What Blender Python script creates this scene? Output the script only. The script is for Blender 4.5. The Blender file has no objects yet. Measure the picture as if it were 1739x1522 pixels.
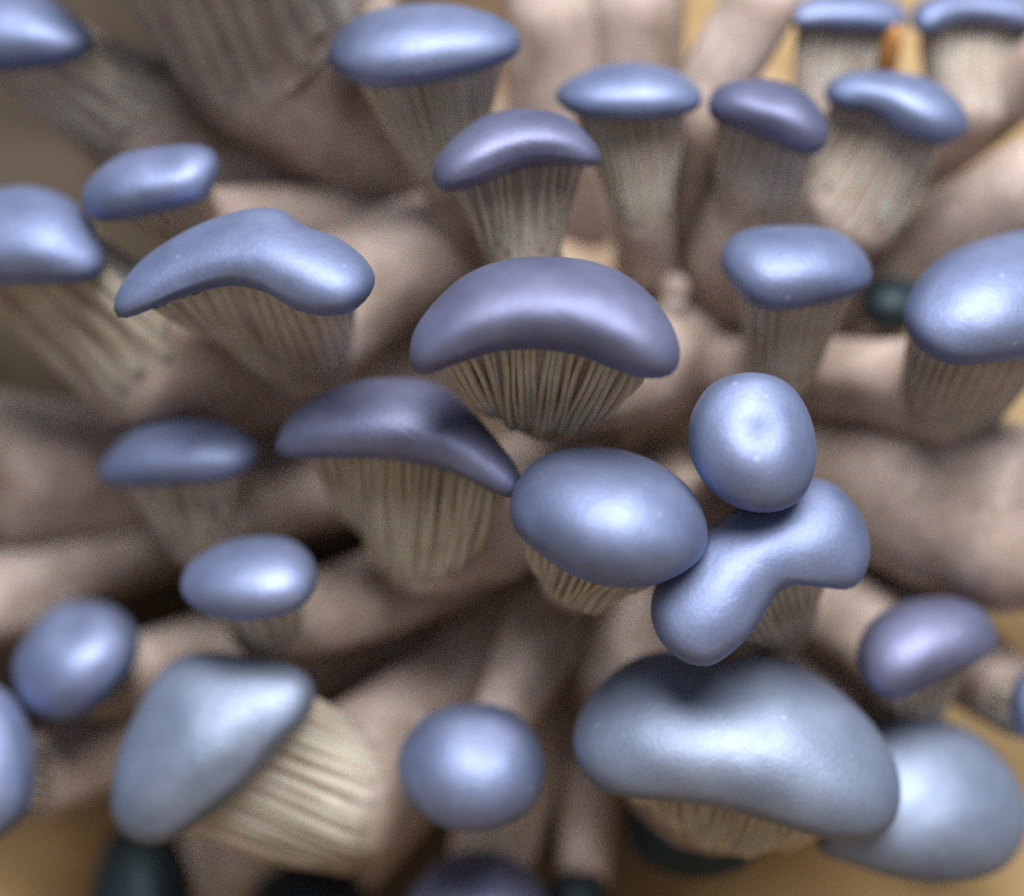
import bpy, math, random
import numpy as np
from mathutils import Vector, Quaternion, noise as mnoise

random.seed(7)
rng = np.random.default_rng(7)
sc = bpy.context.scene
C = sc.collection

# ------------------------------------------------------------------ camera, sky, sun, exposure
CM = 0.01                     # the cluster is a real size: about 12 cm across the view
DIST = 30.0                   # cm from lens to the plane in focus
PXCM = 150.0                  # photograph pixels per cm in that plane
CX, CY = 869.5, 761.0

cam = bpy.data.cameras.new('camera')
cam.sensor_width = 36.0
cam.lens = 36.0 * DIST / (1739 / PXCM)
cam.clip_start, cam.clip_end = 0.01, 50.0
cam.dof.use_dof = True
cam.dof.focus_distance = (DIST - 0.55) * CM
cam.dof.aperture_fstop = 4.6
cam_o = bpy.data.objects.new('camera', cam)
C.objects.link(cam_o)
cam_o.location = (0, -DIST * CM, 0)
cam_o.rotation_euler = (math.radians(90), 0, 0)
sc.camera = cam_o

SUN_EL, SUN_AZ = math.radians(49), math.radians(10)    # azimuth from the camera's side, positive to the right
w = bpy.data.worlds.new('World')
sc.world = w
w.use_nodes = True
nt = w.node_tree
bg = nt.nodes['Background']
sky = nt.nodes.new('ShaderNodeTexSky')
sky.sky_type = 'NISHITA'
sky.sun_disc = False
sky.sun_elevation = SUN_EL
sky.sun_rotation = math.pi - SUN_AZ
nt.links.new(sky.outputs['Color'], bg.inputs['Color'])
bg.inputs['Strength'].default_value = 0.05
sun = bpy.data.lights.new('sun', 'SUN')
sun.energy = 5.0
sun.angle = math.radians(44)
sun.color = (1.0, 0.985, 0.965)
sun_o = bpy.data.objects.new('sun', sun)
C.objects.link(sun_o)
d_to_sun = Vector((math.sin(SUN_AZ) * math.cos(SUN_EL), -math.cos(SUN_AZ) * math.cos(SUN_EL), math.sin(SUN_EL)))
sun_o.rotation_euler = d_to_sun.to_track_quat('Z', 'Y').to_euler()
sun_o.location = d_to_sun * 0.6
sc.view_settings.view_transform = 'Standard'
sc.view_settings.look = 'None'
sc.view_settings.exposure = 0.6
sc.cycles.use_denoising = False        # keep the sensor-like grain of the photograph
sc.view_settings.gamma = 1.0

# ------------------------------------------------------------------ materials
def mat(name, build):
    m = bpy.data.materials.new(name)
    m.use_nodes = True
    t = m.node_tree
    b = t.nodes['Principled BSDF']
    build(t, b)
    return m

def N(t, kind, **kw):
    n = t.nodes.new(kind)
    for k, v in kw.items():
        if k in n.inputs:
            n.inputs[k].default_value = v
        else:
            setattr(n, k, v)
    return n

def noise(t, scale, detail=3.0, rough=0.55, vec=None):
    n = N(t, 'ShaderNodeTexNoise', Scale=scale, Detail=detail, Roughness=rough)
    if vec is None:
        tc = N(t, 'ShaderNodeTexCoord')
        t.links.new(tc.outputs['Object'], n.inputs['Vector'])
    else:
        t.links.new(vec, n.inputs['Vector'])
    return n

def ramp(t, src, stops):
    r = N(t, 'ShaderNodeValToRGB')
    e = r.color_ramp.elements
    e[0].position, e[0].color = stops[0][0], (*stops[0][1], 1)
    e[1].position, e[1].color = stops[-1][0], (*stops[-1][1], 1)
    for p, c in stops[1:-1]:
        x = e.new(p); x.color = (*c, 1)
    t.links.new(src, r.inputs['Fac'])
    return r

def cap_mat(name, lo, mid, hi):
    def build(t, b):
        n1 = noise(t, 95, 4, 0.6)
        r = ramp(t, n1.outputs['Fac'], [(0.30, lo), (0.52, mid), (0.74, hi)])
        n2 = noise(t, 2600, 2, 0.6)
        r2 = ramp(t, n2.outputs['Fac'], [(0.25, (0.92, 0.92, 0.93)), (0.75, (1.06, 1.06, 1.06))])
        mx = N(t, 'ShaderNodeMix', data_type='RGBA', blend_type='MULTIPLY')
        mx.inputs[0].default_value = 1.0
        t.links.new(r.outputs['Color'], mx.inputs[6]); t.links.new(r2.outputs['Color'], mx.inputs[7])
        vo = N(t, 'ShaderNodeTexVoronoi', Scale=230.0)
        tc = N(t, 'ShaderNodeTexCoord'); t.links.new(tc.outputs['Object'], vo.inputs['Vector'])
        nz = noise(t, 60, 2, 0.5)
        th = N(t, 'ShaderNodeMath', operation='MULTIPLY'); th.inputs[1].default_value = 0.17
        t.links.new(nz.outputs['Fac'], th.inputs[0])
        lt = N(t, 'ShaderNodeMath', operation='SUBTRACT')
        t.links.new(th.outputs[0], lt.inputs[0]); t.links.new(vo.outputs['Distance'], lt.inputs[1])
        sp = N(t, 'ShaderNodeMapRange'); sp.inputs[1].default_value = 0.0; sp.inputs[2].default_value = 0.06; sp.inputs[4].default_value = 0.35
        t.links.new(lt.outputs[0], sp.inputs[0])
        mx2 = N(t, 'ShaderNodeMix', data_type='RGBA'); mx2.inputs[7].default_value = (0.5, 0.55, 0.62, 1)
        t.links.new(sp.outputs[0], mx2.inputs[0]); t.links.new(mx.outputs[2], mx2.inputs[6])
        t.links.new(mx2.outputs[2], b.inputs['Base Color'])
        b.inputs['Roughness'].default_value = 0.61
        b.inputs['Metallic'].default_value = 0.8        # the waxy sheen of the skin
        b.inputs['Specular IOR Level'].default_value = 0.3
        bm = N(t, 'ShaderNodeBump', Strength=0.12, Distance=0.0004)
        n3 = noise(t, 1500, 3, 0.65)
        t.links.new(n3.outputs['Fac'], bm.inputs['Height'])
        t.links.new(bm.outputs['Normal'], b.inputs['Normal'])
    return mat(name, build)

CAP = cap_mat('blue_grey_cap_skin', (0.15, 0.185, 0.31), (0.20, 0.243, 0.39), (0.26, 0.305, 0.48))
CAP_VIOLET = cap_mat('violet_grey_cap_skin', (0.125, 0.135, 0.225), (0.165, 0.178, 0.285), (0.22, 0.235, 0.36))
CAP_PALE = cap_mat('pale_grey_green_cap_skin', (0.18, 0.22, 0.305), (0.23, 0.275, 0.375), (0.285, 0.33, 0.44))
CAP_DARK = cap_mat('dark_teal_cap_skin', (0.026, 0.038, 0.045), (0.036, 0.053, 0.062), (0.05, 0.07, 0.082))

def flesh_mat(name, lo, hi, sss, streak=True):
    def build(t, b):
        n1 = noise(t, 130, 4, 0.6)
        r = ramp(t, n1.outputs['Fac'], [(0.3, lo), (0.72, hi)])
        t.links.new(r.outputs['Color'], b.inputs['Base Color'])
        b.inputs['Roughness'].default_value = 0.55
        b.inputs['Specular IOR Level'].default_value = 0.35
        b.inputs['Subsurface Weight'].default_value = sss
        b.inputs['Subsurface Radius'].default_value = (1.0, 0.45, 0.25)
        b.inputs['Subsurface Scale'].default_value = 0.0025
        n2 = noise(t, 700, 4, 0.6)
        bm = N(t, 'ShaderNodeBump', Strength=0.25, Distance=0.0005)
        t.links.new(n2.outputs['Fac'], bm.inputs['Height'])
        t.links.new(bm.outputs['Normal'], b.inputs['Normal'])
    return mat(name, build)

STEM = flesh_mat('cream_stem_flesh', (0.23, 0.17, 0.135), (0.48, 0.40, 0.36), 0.4)
GILL = flesh_mat('beige_gill_flesh', (0.34, 0.30, 0.23), (0.50, 0.465, 0.395), 0.6)
BASE = flesh_mat('tan_base_flesh', (0.34, 0.23, 0.14), (0.52, 0.40, 0.30), 0.0)
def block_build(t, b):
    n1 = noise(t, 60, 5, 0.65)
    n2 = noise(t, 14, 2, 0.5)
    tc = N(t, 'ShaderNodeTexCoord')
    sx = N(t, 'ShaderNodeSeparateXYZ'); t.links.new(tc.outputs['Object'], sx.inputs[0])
    mr = N(t, 'ShaderNodeMapRange'); mr.inputs[1].default_value = -0.03; mr.inputs[2].default_value = 0.05  # block darkens to the left: shade of the gaps put into its colour
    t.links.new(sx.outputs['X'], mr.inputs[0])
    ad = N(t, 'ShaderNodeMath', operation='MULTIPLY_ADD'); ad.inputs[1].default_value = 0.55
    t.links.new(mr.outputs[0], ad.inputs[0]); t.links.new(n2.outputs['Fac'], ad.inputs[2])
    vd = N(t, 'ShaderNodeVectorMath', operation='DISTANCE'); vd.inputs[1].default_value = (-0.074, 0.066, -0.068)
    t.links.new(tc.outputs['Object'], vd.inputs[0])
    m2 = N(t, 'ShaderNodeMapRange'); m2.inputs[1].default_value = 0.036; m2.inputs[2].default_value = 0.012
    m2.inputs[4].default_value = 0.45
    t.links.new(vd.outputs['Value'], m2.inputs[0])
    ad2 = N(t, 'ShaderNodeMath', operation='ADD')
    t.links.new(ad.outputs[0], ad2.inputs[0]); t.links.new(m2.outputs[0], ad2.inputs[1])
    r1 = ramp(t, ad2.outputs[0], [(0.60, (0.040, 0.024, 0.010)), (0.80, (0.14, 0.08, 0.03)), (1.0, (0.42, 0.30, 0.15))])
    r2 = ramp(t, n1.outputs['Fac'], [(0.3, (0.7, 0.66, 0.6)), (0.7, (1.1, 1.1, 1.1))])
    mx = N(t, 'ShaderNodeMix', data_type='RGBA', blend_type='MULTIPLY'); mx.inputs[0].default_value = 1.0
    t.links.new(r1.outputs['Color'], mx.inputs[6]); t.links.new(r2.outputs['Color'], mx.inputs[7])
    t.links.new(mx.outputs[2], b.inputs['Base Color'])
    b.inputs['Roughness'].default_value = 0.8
SOIL = flesh_mat('straw_and_soil', (0.10, 0.065, 0.035), (0.20, 0.135, 0.075), 0.0)
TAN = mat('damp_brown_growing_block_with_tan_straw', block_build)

# ------------------------------------------------------------------ helpers
def P(px, py, d):
    """photograph pixel at a depth (cm behind the focus plane) -> centimetres"""
    s = (DIST + d) / DIST / PXCM
    return np.array([(px - CX) * s, d, (CY - py) * s])

def link(name, verts, faces, m, parent, origin, smooth=True):
    me = bpy.data.meshes.new(name)
    v = (np.asarray(verts, float) - origin) * CM
    me.from_pydata(v.tolist(), [], faces)
    if smooth:
        me.polygons.foreach_set('use_smooth', [True] * len(me.polygons))
    me.update()
    o = bpy.data.objects.new(name, me)
    me.materials.append(m)
    C.objects.link(o)
    if parent is not None:
        o.parent = parent
    return o

def outline(pts, n=72, cen=None):
    """closed smooth curve through pts (pixels), resampled by arc length, counter-clockwise with up positive, from its rightmost side"""
    p = np.array(pts, float); p[:, 1] *= -1
    m = len(p); out = []
    for i in range(m):
        a, b, c, d = p[i - 1], p[i], p[(i + 1) % m], p[(i + 2) % m]
        for q in np.linspace(0, 1, 12, endpoint=False):
            out.append(0.5 * (2 * b + (c - a) * q + (2 * a - 5 * b + 4 * c - d) * q * q + (3 * b - a - 3 * c + d) * q ** 3))
    o = np.array(out)
    for _ in range(6):
        o = 0.5 * o + 0.25 * (np.roll(o, 1, 0) + np.roll(o, -1, 0))
    x, y = o[:, 0], o[:, 1]
    x2, y2 = np.roll(x, -1), np.roll(y, -1)
    cr = x * y2 - x2 * y
    A = cr.sum() / 2
    g = np.array([((x + x2) * cr).sum(), ((y + y2) * cr).sum()]) / (6 * A)
    if A < 0: o = o[::-1]
    if cen is not None: g = np.array([cen[0], -cen[1]], float)
    k = np.argmin(np.abs(np.arctan2(o[:, 1] - g[1], o[:, 0] - g[0])))
    o = np.roll(o, -k, 0)
    cl = np.vstack([o, o[:1]])
    s = np.concatenate([[0], np.cumsum(np.linalg.norm(np.diff(cl, axis=0), axis=1))])
    t = np.linspace(0, s[-1], n, endpoint=False)
    return np.stack([np.interp(t, s, cl[:, 0]), np.interp(t, s, cl[:, 1])], 1), g, s[-1]

NR, NS = 15, 72
def disc_faces(base_c, ring0, flip, nr=NR, ns=NS):
    f = []
    for j in range(ns):
        k = (j + 1) % ns
        f.append((base_c, ring0(0) + j, ring0(0) + k))
        for i in range(nr - 1):
            f.append((ring0(i) + j, ring0(i + 1) + j, ring0(i + 1) + k, ring0(i) + k))
    return [q[::-1] for q in f] if flip else f

def inflate(o, g):
    """height 0..1 over the outline: root of the solution of Poisson's equation, an ellipsoid when the outline is an ellipse"""
    rr = np.sin(np.pi / 2 * np.arange(1, NR + 1) / NR)
    v = np.vstack([g[None], (g + rr[:, None, None] * (o - g)[None]).reshape(-1, 2)])
    tri = []
    for j in range(NS):
        k = (j + 1) % NS
        tri.append((0, 1 + j, 1 + k))
        for i in range(NR - 1):
            a, b, c, d = 1 + i * NS + j, 1 + (i + 1) * NS + j, 1 + (i + 1) * NS + k, 1 + i * NS + k
            tri += [(a, b, c), (a, c, d)]
    tri = np.array(tri); n = len(v)
    L = np.zeros((n, n)); M = np.zeros(n)
    for s in range(3):
        a, b, c = tri[:, s], tri[:, (s + 1) % 3], tri[:, (s + 2) % 3]
        u, w_ = v[b] - v[a], v[c] - v[a]
        cr = u[:, 0] * w_[:, 1] - u[:, 1] * w_[:, 0]
        cr = np.where(np.abs(cr) < 1e-6, 1e-6, cr)
        cot = 0.5 * (u * w_).sum(1) / cr
        np.add.at(L, (b, c), -cot); np.add.at(L, (c, b), -cot)
        np.add.at(L, (b, b), cot); np.add.at(L, (c, c), cot)
        np.add.at(M, a, np.abs(cr) / 6)
    ni = 1 + (NR - 1) * NS
    phi = np.zeros(n)
    phi[:ni] = np.linalg.solve(L[:ni, :ni], M[:ni])
    phi = np.clip(phi, 0, None)
    h = np.sqrt(phi / phi.max())
    # even out creases at necks and inward bends: an area-weighted blur that leaves the rim alone
    sg = 0.075 * min(np.ptp(o[:, 0]), np.ptp(o[:, 1]))
    K = np.exp(-((v[:, None] - v[None]) ** 2).sum(-1) / (2 * sg * sg)) * M[None]
    hs = K @ h / K.sum(1)
    b = np.concatenate([[1.0], np.repeat(1 - rr ** 5, NS)])
    h = h * (1 - b) + hs * b
    return v, h / h.max()

def catmull(pts, per=8):
    p = np.array(pts, float)
    p = np.vstack([2 * p[0] - p[1], p, 2 * p[-1] - p[-2]])
    out = []
    for i in range(1, len(p) - 2):
        a, b, c, d = p[i - 1:i + 3]
        for q in np.linspace(0, 1, per, endpoint=False):
            out.append(0.5 * (2 * b + (c - a) * q + (2 * a - 5 * b + 4 * c - d) * q * q + (3 * b - a - 3 * c + d) * q ** 3))
    out.append(p[-2])
    return np.array(out)

GROUP = 'oyster mushrooms of the cluster'
count = 0
def mushroom(label, pts, d, stem, k=0.9, h=None, hb=0.6, m=None, cen=None, p=1.15, ragged=0.15, dimple=(),
             gills=True, ring=0.8, gspace=19, gh=0.055, lump=0.02, stem_m=None, name='oyster_mushroom', tend=0.98, skirt=False):
    """pts: cap outline; d: depth of its middle; stem: (px, py, depth, half width in px) from where the gills end to the base;
    k: how far the cap's top leans away from the viewer; h: thickness towards the viewer (px)"""
    global count
    count += 1
    k *= 0.72
    seed = count * 13.7
    o, g, per = outline(pts, NS, cen)
    stem = [(x, y, z if z < 1 else 1 + (0.68 + 0.2 * min(1, max(0, (900 - x) / 400))) * (z - 1), hw) for x, y, z, hw in stem]
    v2, s = inflate(o, g)
    W, H = np.ptp(o[:, 0]), np.ptp(o[:, 1])
    if h is not None: h *= 1.15
    if h is None: h = 0.5 * min(W, H) * 1.35
    sc_ = (DIST + d) / DIST / PXCM
    def to3(q, dep):      # pixels (y up) -> cm on the cap's own scale
        return np.stack([(q[:, 0] - CX) * sc_, d + dep * sc_, (CY + q[:, 1]) * sc_], 1)
    s = s ** 0.9
    kx = float(np.clip((g[0] - 1020) / 900, -0.9, 0.9)) * 0.36       # caps fan out from the cluster's middle
    lean = k * (v2[:, 1] - g[1]) + kx * (v2[:, 0] - g[0])
    front = h * s
    for (dx, dy, r_, dep) in dimple:
        q = ((v2[:, 0] - dx) ** 2 + (v2[:, 1] + dy) ** 2) / r_ ** 2
        front = front - dep * np.exp(-q)
    lumps = np.array([mnoise.noise(Vector((x / 130 + seed, y / 130, seed))) + 0.4 * mnoise.noise(Vector((x / 50, y / 50 + seed, seed))) for x, y in v2])
    front = front + lumps * lump * min(W, H) * s
    ft = to3(v2, lean - front)
    bk = to3(v2, lean + hb * h * s)
    nb = 1 + (NR - 1) * NS
    verts = np.vstack([ft, bk[:nb]])
    F = disc_faces(0, lambda i: 1 + i * NS, False)
    off = len(ft)
    F += disc_faces(off, lambda i: (off + 1 + i * NS) if i < NR - 1 else 1 + i * NS, True)
    base = P(*stem[-1][:3])
    root = bpy.data.objects.new(name, None)
    root.empty_display_size = 0.005
    root.location = base * CM
    C.objects.link(root)
    root['label'] = label; root['category'] = 'mushroom'; root['group'] = GROUP
    link('cap', verts, F, m or CAP, root, base)
    # ---- stem with its flare under the cap
    r0 = to3(g + ring * (o - g), ring * (k * (o[:, 1] - g[1]) + kx * (o[:, 0] - g[0])) + 0.12 * h)
    C0 = to3(g[None], np.array([0.12 * h]))[0]
    sp = np.array([P(x, y, z) for x, y, z, _ in stem])
    sw = np.array([hw * (1.0 if z < 2 else 1.0 + 0.2 * min(z - 2, 3.0)) * (DIST + z) / DIST / PXCM for _, _, z, hw in stem])
    path = catmull(np.column_stack([sp, sw]), 7)
    pc, pw = path[:, :3], path[:, 3]
    T = np.gradient(pc, axis=0); T /= np.linalg.norm(T, axis=1)[:, None]
    t0 = (sp[0] - C0); t0 /= np.linalg.norm(t0)
    T[0] = 0.5 * (T[0] + t0); T[0] /= np.linalg.norm(T[0])
    a = Vector((1, 0, 0)); b = Vector((0, k, 1)).normalized()
    und = Vector((0, 1, -k)).normalized()
    q = und.rotation_difference(Vector(T[0]))
    a, b = q @ a, q @ b
    ang = 2 * np.pi * np.arange(NS) / NS
    rings = []
    prev = Vector(T[0])
    for c, w_, tt in zip(pc, pw, T):
        q = prev.rotation_difference(Vector(tt)); a, b = q @ a, q @ b; prev = Vector(tt)
        wob = 1 + 0.06 * np.array([mnoise.noise(Vector((math.cos(x) * 1.6 + seed, math.sin(x) * 1.6, c[0] * 0.5 + c[2] * 0.5))) for x in ang])
        rings.append(c + (w_ * wob)[:, None] * (np.cos(ang)[:, None] * np.array(a) + np.sin(ang)[:, None] * np.array(b)))
    NT = 14
    ts = np.linspace(0, 1, NT + 1)
    S1 = pc[0]
    rho = (1 - ts) ** p
    fun = [C0 + t * (S1 - C0) + r * (r0 - C0) + (1 - r) * (rings[0] - S1) for t, r in zip(ts, rho)]
    grid = fun + rings[1:]
    V = np.vstack(grid); nrow = len(grid); F = []
    for i in range(nrow - 1):
        for j in range(NS):
            kx = (j + 1) % NS
            F.append((i * NS + j, (i + 1) * NS + j, (i + 1) * NS + kx, i * NS + kx))
    F.append(tuple(range(NS))); F.append(tuple((nrow - 1) * NS + j for j in reversed(range(NS))))
    link('stem', V, F, stem_m or STEM, root, base)
    if not gills: return root
    # ---- gills: one blade each, running down the flare
    fg = np.array(fun)                                          # (NT+1, NS, 3)
    dth = np.roll(fg, -1, 1) - np.roll(fg, 1, 1)
    dtt = np.gradient(fg, axis=0)
    nm = np.cross(dth, dtt)
    axis = np.array([C0 + t * (S1 - C0) for t in ts])[:, None, :]
    sg = np.sign((nm * (fg - axis)).sum(-1))[..., None]
    nm = nm * sg
    nm /= np.linalg.norm(nm, axis=-1)[..., None] + 1e-9
    ng = int(np.clip(per * ring / gspace, 16, 84))
    for i in range(ng):
        jf = (i + rng.uniform(-0.28, 0.28)) * NS / ng
        j0 = int(math.floor(jf)) % NS; fr = jf - math.floor(jf); j1 = (j0 + 1) % NS
        line = fg[:, j0] * (1 - fr) + fg[:, j1] * fr
        nn = nm[:, j0] * (1 - fr) + nm[:, j1] * fr
        side = fg[:, j1] - fg[:, j0]
        side /= np.linalg.norm(side, axis=-1)[:, None] + 1e-9
        if nn[NT // 2][1] > 0.2: continue                      # the far side is buried in the cluster
        te = tend - abs(rng.normal(0, ragged)); te = max(0.45, te)
        tt = np.linspace(0.0, te, 11)
        line = np.stack([np.interp(tt, ts, line[:, c]) for c in range(3)], 1)
        nn = np.stack([np.interp(tt, ts, nn[:, c]) for c in range(3)], 1)
        side = np.stack([np.interp(tt, ts, side[:, c]) for c in range(3)], 1)
        full = gh * rng.uniform(0.75, 1.2)
        u = (tt - tt[0]) / (tt[-1] - tt[0])
        taper = np.clip((1 - u) * (6 if ragged <= 0.12 else 2.2), 0.1, 1) ** 0.8
        if skirt: taper = np.clip((1 - u) * 9, 0.02, 1) ** 0.5 * np.clip(0.35 + u * 3, 0, 1)
        hh = full * (0.75 + 0.25 * np.sin(u * 5 + i)) * taper
        wide = gspace >= 26
        bw = (0.056 if skirt else 0.036 * gspace / 19 * (1.9 if wide else 1)) * rng.uniform(0.8, 1.25)
        wav = rng.uniform(-0.03, 0.03) * np.sin(u * rng.uniform(3, 7) + i)
        cen_ = line + side * wav[:, None]
        rows = [cen_ - side * bw - nn * 0.03, cen_ - side * bw * (0.4 if wide else 0.45) + nn * (hh * 0.85)[:, None], cen_ + nn * hh[:, None],
                cen_ + side * bw * (0.4 if wide else 0.45) + nn * (hh * 0.85)[:, None], cen_ + side * bw - nn * 0.03]
        V = np.stack(rows, 1).reshape(-1, 3); F = []
        for r_ in range(10):
            for c in range(4):
                F.append((r_ * 5 + c, r_ * 5 + c + 1, (r_ + 1) * 5 + c + 1, (r_ + 1) * 5 + c))
        F.append((50, 51, 52, 53, 54))
        link('gill', V, F, GILL, root, base)
    return root

# ------------------------------------------------------------------ setting: growing block and the fused base of the cluster
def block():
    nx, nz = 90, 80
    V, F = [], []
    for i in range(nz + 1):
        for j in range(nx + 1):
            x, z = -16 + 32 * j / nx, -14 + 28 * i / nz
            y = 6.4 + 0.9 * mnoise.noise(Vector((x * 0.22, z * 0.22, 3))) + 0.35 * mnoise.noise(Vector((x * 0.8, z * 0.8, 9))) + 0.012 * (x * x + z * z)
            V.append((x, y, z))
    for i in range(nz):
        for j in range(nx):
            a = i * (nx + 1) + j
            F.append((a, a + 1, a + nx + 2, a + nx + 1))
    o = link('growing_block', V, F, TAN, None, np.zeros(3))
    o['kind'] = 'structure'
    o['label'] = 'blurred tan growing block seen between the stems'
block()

def bounce_ground():  # added out of view; its brown bounces warm light onto gills and rims
    V, F = [], []
    n = 60
    for i in range(n + 1):
        for j in range(n + 1):
            x, y = -45 + 90 * j / n, -60 + 75 * i / n
            V.append((x, y, -13 + 0.6 * mnoise.noise(Vector((x * 0.2, y * 0.2, 1))) + 0.25 * mnoise.noise(Vector((x * 0.7, y * 0.7, 5)))))
    for i in range(n):
        for j in range(n):
            a = i * (n + 1) + j
            F.append((a, a + 1, a + n + 2, a + n + 1))
    o = link('ground', V, F, SOIL, None, np.zeros(3))
    o['kind'] = 'structure'
    o['label'] = 'brown straw-covered ground under the growing block'
bounce_ground()

def cluster_base():
    V, F = [], []
    n, m = 40, 24
    c = P(1060, 600, 6.0)
    for i in range(m + 1):
        a = math.pi * i / m
        for j in range(n):
            b = 2 * math.pi * j / n
            v = Vector((math.sin(a) * math.cos(b), math.cos(a), math.sin(a) * math.sin(b)))
            r = 1 + 0.18 * mnoise.noise(v * 2.2) + 0.08 * mnoise.noise(v * 6)
            V.append((c[0] + 4.0 * r * v.x, c[1] + 2.5 * r * v.y, c[2] + 3.9 * r * v.z))
    for i in range(m):
        for j in range(n):
            k = (j + 1) % n
            F.append((i * n + j, i * n + k, (i + 1) * n + k, (i + 1) * n + j))
    root = np.array(c)
    o = link('cluster_base', V, F, BASE, None, np.zeros(3))
    o['label'] = 'pale knobbly base where all the mushroom stems join'
    o['category'] = 'mushroom base'
cluster_base()

# ------------------------------------------------------------------ the mushrooms
# front and middle
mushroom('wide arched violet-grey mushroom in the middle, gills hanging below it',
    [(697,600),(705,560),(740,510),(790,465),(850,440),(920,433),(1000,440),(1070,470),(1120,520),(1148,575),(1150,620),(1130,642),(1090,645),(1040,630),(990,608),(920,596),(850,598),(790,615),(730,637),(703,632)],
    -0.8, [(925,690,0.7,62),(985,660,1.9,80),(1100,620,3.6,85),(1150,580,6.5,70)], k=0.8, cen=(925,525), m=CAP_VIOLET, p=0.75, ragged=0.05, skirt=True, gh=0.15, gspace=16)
mushroom('smooth oval mushroom just below the arched middle one, touching the shaded cap',
    [(866,860),(875,825),(905,785),(950,765),(1010,758),(1080,770),(1140,800),(1180,840),(1200,890),(1195,935),(1165,965),(1110,990),(1040,995),(970,975),(910,935),(875,900)],
    -0.3, [(985,975,0.9,60),(985,965,2.4,70),(1020,900,4.2,60),(1070,760,7,60)], k=0.6, p=0.9, ragged=0.06, skirt=True, gh=0.13, gspace=16)
mushroom('round blue mushroom with a small dimple in its top, facing the viewer',
    [(1168,740),(1175,700),(1205,655),(1250,635),(1295,633),(1340,650),(1370,690),(1385,740),(1385,790),(1365,840),(1330,865),(1285,870),(1235,855),(1195,820),(1173,780)],
    -0.45, [(1262,800,0.6,55),(1215,860,2.4,60),(1150,850,4.2,55),(1100,740,7,55)], k=0.25, h=85, dimple=[(1290,735,32,10)], gills=True, ring=0.6)
mushroom('bent bean-shaped mushroom squeezed under the round dimpled one',
    [(1385,812),(1430,828),(1465,870),(1480,920),(1472,970),(1445,1000),(1400,998),(1350,992),(1318,1004),(1297,1034),(1275,1068),(1235,1105),(1195,1126),(1150,1115),(1115,1080),(1102,1035),(1115,985),(1150,945),(1200,900),(1260,862),(1320,830)],
    0.05, [(1320,1040,1.8,70),(1290,1060,3.0,65),(1200,960,5.0,60),(1120,800,7,60)], k=0.5, cen=(1248,945), h=95, ring=0.7)
mushroom('largest smooth bean-shaped mushroom near the bottom, pale gills under it',
    [(972,1260),(985,1210),(1020,1165),(1070,1125),(1130,1108),(1180,1120),(1230,1130),(1290,1115),(1350,1130),(1420,1170),(1480,1225),(1520,1290),(1527,1350),(1505,1400),(1450,1420),(1380,1412),(1290,1385),(1200,1360),(1100,1350),(1030,1340),(990,1310)],
    0.9, [(1235,1345,2.0,110),(1150,1310,3.6,85),(1060,1120,4.6,75),(1060,850,7,70)], k=0.55, h=135, m=CAP_PALE, p=0.75, ragged=0.05, skirt=True, gh=0.15, gspace=16, dimple=[(1190,1120,70,12)])
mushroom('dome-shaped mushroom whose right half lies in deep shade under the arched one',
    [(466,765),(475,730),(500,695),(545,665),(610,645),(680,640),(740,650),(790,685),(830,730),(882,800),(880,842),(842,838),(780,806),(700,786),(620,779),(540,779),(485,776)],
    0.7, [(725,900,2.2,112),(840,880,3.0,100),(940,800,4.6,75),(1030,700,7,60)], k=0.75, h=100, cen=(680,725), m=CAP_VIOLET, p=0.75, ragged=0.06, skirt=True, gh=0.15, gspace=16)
# upper middle and right
mushroom('long oval bright blue mushroom at the top, left of the tan stems',
    [(557,85),(575,45),(620,15),(690,2),(760,2),(830,20),(875,50),(886,78),(870,105),(820,128),(740,148),(660,157),(600,143),(565,118)],
    1.1, [(765,290,2.6,58),(830,400,4.0,58),(960,530,6.8,55)], k=1.0, p=1.15)
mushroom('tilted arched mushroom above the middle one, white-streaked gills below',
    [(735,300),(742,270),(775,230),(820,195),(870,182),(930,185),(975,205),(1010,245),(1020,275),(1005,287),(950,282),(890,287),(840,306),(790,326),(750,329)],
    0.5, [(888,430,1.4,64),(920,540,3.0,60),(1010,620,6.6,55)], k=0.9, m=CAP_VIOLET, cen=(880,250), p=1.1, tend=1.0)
mushroom('flat oval mushroom right of the tilted arched one, in front of a tan stem',
    [(943,160),(965,135),(1010,112),(1070,102),(1130,110),(1175,135),(1192,165),(1180,190),(1130,205),(1060,210),(990,203),(955,185)],
    1.3, [(1095,380,2.6,48),(1095,460,4.0,46),(1090,560,6.8,45)], k=1.0, p=1.3)
mushroom('small oval mushroom with a wrinkled dark top, slanting down to the right',
    [(1202,180),(1215,150),(1255,135),(1310,132),(1360,150),(1395,190),(1405,225),(1395,257),(1365,267),(1310,247),(1250,222),(1212,207)],
    1.2, [(1285,345,2.7,75),(1235,430,3.8,66),(1170,540,6.8,60)], k=0.7, m=CAP_VIOLET, dimple=[(1300,155,40,10)], p=1.2)
mushroom('curved blue mushroom drooping to the right, white gill edges under it',
    [(1400,150),(1430,125),(1490,118),(1560,125),(1610,150),(1640,190),(1640,225),(1605,248),(1570,250),(1520,230),(1470,195),(1410,182)],
    1.7, [(1440,345,3.0,95),(1340,420,4.0,75),(1200,550,7,65)], k=0.8, cen=(1520,178), p=0.85, ragged=0.1)
mushroom('half-cut blue mushroom at the top edge, left one of the two by the orange gap',
    [(1327,35),(1350,8),(1390,-12),(1470,-18),(1530,0),(1541,30),(1525,55),(1450,56),(1370,53),(1335,48)],
    2.4, [(1400,190,3.6,52),(1370,300,4.6,50),(1240,500,7,50)], k=1.0, p=1.1)
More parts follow.
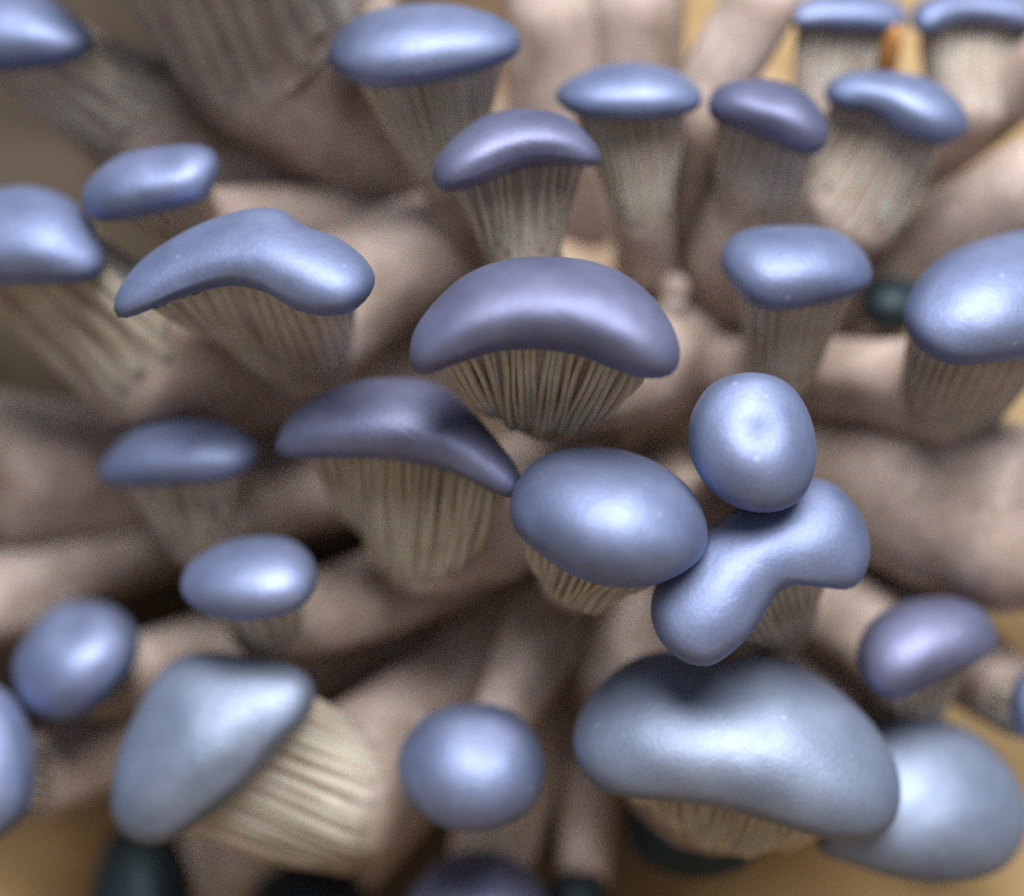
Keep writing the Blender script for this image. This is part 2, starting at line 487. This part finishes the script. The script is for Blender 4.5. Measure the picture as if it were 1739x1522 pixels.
mushroom('wavy blue mushroom in the top corner, right one of the two by the orange gap',
    [(1538,45),(1550,12),(1600,-12),(1680,-18),(1760,-10),(1790,40),(1740,56),(1680,45),(1620,45),(1578,66),(1548,65)],
    2.7, [(1640,165,3.8,66),(1560,270,4.8,55),(1330,500,7.2,50)], k=1.0, cen=(1660,15), p=1.0)
mushroom('rounded oblong mushroom over a plain short stem, right of the pale stems',
    [(1222,445),(1235,410),(1270,388),(1340,380),(1410,385),(1455,410),(1480,450),(1476,485),(1440,507),(1380,522),(1310,531),(1265,517),(1235,482)],
    0.7, [(1325,625,2.0,62),(1260,650,3.4,60),(1150,620,6.8,55)], k=0.8, p=1.15, gh=0.05)
mushroom('big pale blue mushroom cut by the right edge, above a broad pale stem',
    [(1525,550),(1535,510),(1565,465),(1620,425),(1690,400),(1790,385),(1860,470),(1840,580),(1740,608),(1660,621),(1600,622),(1550,597)],
    0.6, [(1610,665,2.6,100),(1440,645,3.6,62),(1180,620,6.8,55)], k=0.7, h=110, cen=(1690,510), p=0.55)
mushroom('small dark teal mushroom peeping out left of the big pale one',
    [(1463,510),(1475,482),(1520,470),(1565,490),(1560,550),(1505,560),(1470,545)],
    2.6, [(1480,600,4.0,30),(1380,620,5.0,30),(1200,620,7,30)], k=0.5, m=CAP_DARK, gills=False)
mushroom('egg-shaped violet mushroom at lower right, pointing down to the left',
    [(1450,1120),(1460,1080),(1490,1045),(1550,1020),(1620,1015),(1675,1035),(1697,1075),(1690,1105),(1640,1132),(1570,1162),(1510,1182),(1470,1162)],
    1.4, [(1555,1190,2.8,55),(1480,1080,4.0,62),(1330,960,5.2,62),(1180,760,7.4,60)], k=0.6, m=CAP_VIOLET, h=80)
mushroom('pale rounded mushroom behind the largest one, in the bottom right corner',
    [(1480,1240),(1550,1220),(1640,1238),(1710,1290),(1747,1360),(1738,1430),(1690,1477),(1600,1493),(1510,1482),(1430,1455),(1380,1430),(1400,1330)],
    1.9, [(1590,1420,3.6,80),(1480,1250,4.8,65),(1350,1080,6.0,60),(1180,800,7.6,60)], k=0.4, m=CAP_PALE, h=120)
mushroom('sliver of a lavender mushroom at the right edge',
    [(1714,1190),(1727,1152),(1765,1130),(1815,1150),(1830,1210),(1790,1265),(1742,1260),(1720,1230)],
    2.0, [(1730,1190,3.4,55),(1640,1120,4.4,60),(1450,960,5.8,60),(1200,760,7.5,60)], k=0.4)
# left half
mushroom('pale dented mushroom, smallest at upper left, over the edge of its cut-off neighbour',
    [(137,330),(150,300),(190,265),(240,250),(320,243),(362,255),(376,285),(365,325),(340,350),(270,366),(190,377),(150,364)],
    0.9, [(330,375,2.2,55),(500,375,3.2,48),(720,410,4.6,48),(960,540,7,45)], k=0.7, dimple=[(285,265,40,12)])
mushroom('large pale mushroom cut by the left edge, beside the small dented one',
    [(-110,345),(0,313),(65,315),(120,338),(155,375),(180,418),(192,452),(178,478),(130,487),(30,487),(-110,482),(-150,410)],
    1.4, [(240,590,2.6,125),(420,610,3.8,95),(620,600,5.0,80),(980,620,7.2,70)], k=0.8, cen=(30,410), p=0.55, gspace=40, gh=0.06)
mushroom('wavy saddle-shaped mushroom at left with bright lower edge',
    [(195,530),(200,490),(235,440),(290,400),(350,370),(420,350),(475,353),(520,385),(575,405),(620,440),(642,477),(630,512),(600,537),(560,542),(510,532),(460,502),(400,487),(340,497),(270,522),(215,542)],
    -0.1, [(500,565,2.2,115),(620,480,3.2,90),(770,420,4.4,75),(980,520,7,60)], k=0.9, cen=(420,438), h=90, p=0.8, gspace=26, ragged=0.2)
mushroom('blurred blue mushroom in the top left corner, dark along its top',
    [(-80,125),(0,127),(60,126),(115,121),(152,108),(168,86),(158,58),(122,25),(70,-10),(0,-35),(-80,-35),(-120,40)],
    2.0, [(225,190,3.2,95),(360,260,4.2,95),(560,330,5.2,80),(930,520,7.4,60)], k=0.9, p=0.55, gspace=36)
mushroom('dark half-shaded mushroom in the gloom under the saddle-shaped one',
    [(165,800),(185,760),(230,725),(300,712),(370,715),(430,745),(442,780),(400,812),(330,822),(240,827),(180,822)],
    1.9, [(340,890,3.0,65),(470,850,3.8,50),(720,790,5.2,50),(1000,690,7.2,50)], k=0.7, gspace=28)
mushroom('small bright oval mushroom below the shaded gills, lower left of the middle',
    [(305,990),(320,955),(370,925),(430,910),(490,915),(530,945),(541,985),(520,1025),(470,1046),(400,1052),(340,1037),(312,1015)],
    1.0, [(455,1060,2.6,65),(610,1020,3.4,60),(800,930,4.8,60),(1010,760,7.2,55)], k=0.7, gspace=28)
mushroom('blurred blue mushroom with a notch in its top near the left edge',
    [(20,1130),(35,1090),(75,1040),(120,1022),(190,1030),(235,1070),(237,1115),(205,1167),(150,1212),(90,1217),(45,1192),(25,1155)],
    2.4, [(190,1160,3.8,50),(420,1090,4.6,50),(780,950,5.6,50),(1030,780,7.4,50)], k=0.5, dimple=[(130,1040,38,22)])
mushroom('large pale pear-shaped mushroom at lower left with silvery gills beside it',
    [(188,1350),(195,1290),(225,1215),(270,1140),(330,1110),(420,1118),(500,1130),(537,1165),(527,1210),(480,1262),(420,1332),(350,1387),(280,1428),(225,1423),(193,1392)],
    1.5, [(575,1350,2.9,120),(690,1240,4.4,80),(810,1110,5.6,60),(1020,850,7.4,60)], k=0.35, m=CAP_PALE, h=110, p=0.9, gspace=26, gh=0.06, ragged=0.1)
mushroom('mushroom cut by the left edge near the bottom, beside the pear-shaped one',
    [(-110,1190),(-40,1165),(10,1180),(45,1225),(64,1290),(60,1360),(30,1402),(-20,1430),(-100,1430),(-140,1310)],
    1.9, [(40,1330,3.4,55),(300,1230,4.8,50),(700,1020,6.0,50),(1030,800,7.6,50)], k=0.4)
mushroom('round blue mushroom at bottom middle on a brown stem rising behind it',
    [(674,1305),(685,1260),(720,1220),(770,1200),(830,1198),(880,1215),(915,1260),(926,1310),(905,1367),(860,1397),(800,1409),(740,1397),(695,1362)],
    1.2, [(830,1270,2.4,50),(890,1140,3.4,58),(940,1020,4.4,58),(1030,820,7,55)], k=0.3, h=100, dimple=[(815,1240,40,9)], ring=0.6)
# bottom edge and behind
mushroom('dark grey mushroom rising from the bottom edge below the round blue one',
    [(690,1545),(715,1495),(765,1458),(830,1448),(885,1470),(925,1515),(935,1590),(860,1640),(740,1630)],
    2.8, [(820,1500,4.2,55),(880,1300,5.2,55),(1020,900,7.6,50)], k=0.4, m=CAP_VIOLET)
mushroom('small black mushroom at the bottom edge right of the dark grey one',
    [(925,1545),(940,1490),(980,1472),(1020,1490),(1040,1545),(1000,1590),(950,1585)],
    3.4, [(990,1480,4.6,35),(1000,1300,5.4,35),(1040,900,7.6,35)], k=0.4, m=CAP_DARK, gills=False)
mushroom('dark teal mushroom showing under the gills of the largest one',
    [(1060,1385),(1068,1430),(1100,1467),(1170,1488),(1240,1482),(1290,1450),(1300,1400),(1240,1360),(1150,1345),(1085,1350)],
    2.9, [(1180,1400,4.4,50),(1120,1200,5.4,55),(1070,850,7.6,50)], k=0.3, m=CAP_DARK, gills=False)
mushroom('dark mushroom under the pear-shaped one at the bottom edge',
    [(155,1560),(160,1480),(185,1420),(240,1400),(300,1430),(330,1500),(320,1590),(240,1620)],
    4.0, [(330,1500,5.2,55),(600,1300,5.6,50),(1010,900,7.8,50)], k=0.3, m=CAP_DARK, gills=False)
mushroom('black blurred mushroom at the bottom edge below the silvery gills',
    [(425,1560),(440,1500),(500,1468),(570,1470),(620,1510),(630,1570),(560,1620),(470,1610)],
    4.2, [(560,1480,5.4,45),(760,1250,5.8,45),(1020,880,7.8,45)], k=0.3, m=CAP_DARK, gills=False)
mushroom('tiny pale mushroom bud in the gap between the central stems',
    [(1112,490),(1120,470),(1142,462),(1165,472),(1172,494),(1158,512),(1132,512)],
    2.7, [(1142,510,3.3,20),(1140,530,3.6,22),(1130,570,6,24)], k=0.3, m=STEM, gills=False)
# caps outside the frame whose gills or stems reach into it
mushroom('huge mushroom cut off above the upper left, only its ribbed gills in view',
    [(100,-90),(160,-230),(300,-330),(450,-330),(580,-240),(605,-120),(500,-40),(330,-20),(190,-25)],
    1.0, [(470,60,3.0,165),(600,170,3.8,125),(750,300,5.0,80),(970,520,7.3,60)], k=0.8, p=0.6, gspace=44, gh=0.07)
mushroom('tan upright stem at the top, left one of the pair behind the flat oval mushroom',
    [(830,-120),(860,-180),(940,-200),(1010,-180),(1030,-130),(980,-90),(880,-90)],
    2.8, [(935,20,4.0,66),(945,180,4.6,66),(985,360,5.6,60),(1040,540,7.4,60)], k=0.8, gills=False)
mushroom('tan upright stem at the top, right one of the pair behind the flat oval mushroom',
    [(990,-140),(1020,-190),(1090,-210),(1160,-190),(1180,-140),(1140,-100),(1040,-100)],
    3.0, [(1080,10,4.2,68),(1078,180,4.8,66),(1080,360,5.8,58),(1080,540,7.4,55)], k=0.8, gills=False)
mushroom('pale curved stem at the top leading down beside the flat oval mushroom',
    [(1180,-150),(1220,-200),(1300,-220),(1380,-200),(1400,-150),(1340,-110),(1240,-110)],
    2.4, [(1290,10,2.6,64),(1215,140,2.8,60),(1172,270,3.0,52),(1150,400,4.6,46),(1110,560,7.2,50)], k=0.8, gills=False)
mushroom('white blurred stem entering from the right edge above the big pale mushroom',
    [(1790,260),(1860,220),(1960,240),(1990,310),(1930,370),(1830,370),(1780,320)],
    2.0, [(1770,320,2.6,95),(1600,420,4.0,75),(1400,530,5.6,60),(1160,600,7.4,55)], k=0.6, gills=False)
mushroom('broad pale underside sweeping in from the right edge below the big pale mushroom',
    [(1800,820),(1880,740),(2020,760),(2080,900),(2020,1020),(1880,1030),(1800,950)],
    1.8, [(1720,885,3.0,150),(1560,835,3.8,125),(1400,790,5.0,85),(1160,680,7.4,65)], k=0.4, gills=False)
mushroom('pinkish stem slanting in from the left edge above the notched mushroom',
    [(-260,1060),(-220,1000),(-130,980),(-60,1010),(-50,1080),(-120,1130),(-220,1120)],
    4.0, [(30,1000,5.2,58),(230,910,5.6,52),(500,850,6.0,48),(1000,720,7.4,45)], k=0.5, gills=False)
mushroom('dim stem running in from the left edge below the large cut-off cap',
    [(-330,720),(-290,640),(-160,620),(-60,660),(-70,740),(-160,770),(-280,770)],
    3.4, [(40,800,4.8,85),(280,790,5.2,65),(600,740,5.8,50),(1000,660,7.5,45)], k=0.7, gills=False)

mushroom('cream blurred stem slanting in from the right edge at the top',
    [(1800,-20),(1850,-80),(1960,-70),(2000,20),(1930,90),(1840,80)],
    2.4, [(1770,110,3.4,48),(1640,215,4.4,50),(1480,330,5.6,48),(1230,540,7.6,45)], k=0.6, gills=False)

def straw_chip():
    """a wedge of orange straw poking out of the block"""
    c = P(1509, 92, 2.5)
    V, F = [], []
    n, m = 14, 8
    for i in range(m + 1):
        t = i / m
        rad = 0.16 * math.sin(math.pi * (0.12 + 0.8 * t)) ** 0.8
        for j in range(n):
            a = 2 * math.pi * j / n
            q = 1 + 0.2 * mnoise.noise(Vector((math.cos(a) * 2, math.sin(a) * 2, t * 3)))
            V.append((c[0] + rad * q * math.cos(a) + 0.05 * (t - 0.5), c[1] + rad * q * math.sin(a) + 0.6 * (0.5 - t), c[2] + 0.62 * (t - 0.5)))
    for i in range(m):
        for j in range(n):
            k = (j + 1) % n
            F.append((i * n + j, i * n + k, (i + 1) * n + k, (i + 1) * n + j))
    F.append(tuple(reversed(range(n)))); F.append(tuple(m * n + j for j in range(n)))
    def build(t, b):
        n1 = noise(t, 400, 3, 0.6)
        r = ramp(t, n1.outputs['Fac'], [(0.3, (0.55, 0.22, 0.05)), (0.7, (0.72, 0.36, 0.11))])
        t.links.new(r.outputs['Color'], b.inputs['Base Color'])
        b.inputs['Roughness'].default_value = 0.7
    o = link('straw_chip', V, F, mat('orange_straw', build), None, c)
    o.location = c * CM
    o['label'] = 'small orange chip glimpsed between the two mushrooms at the top right'
    o['category'] = 'straw chip'
straw_chip()
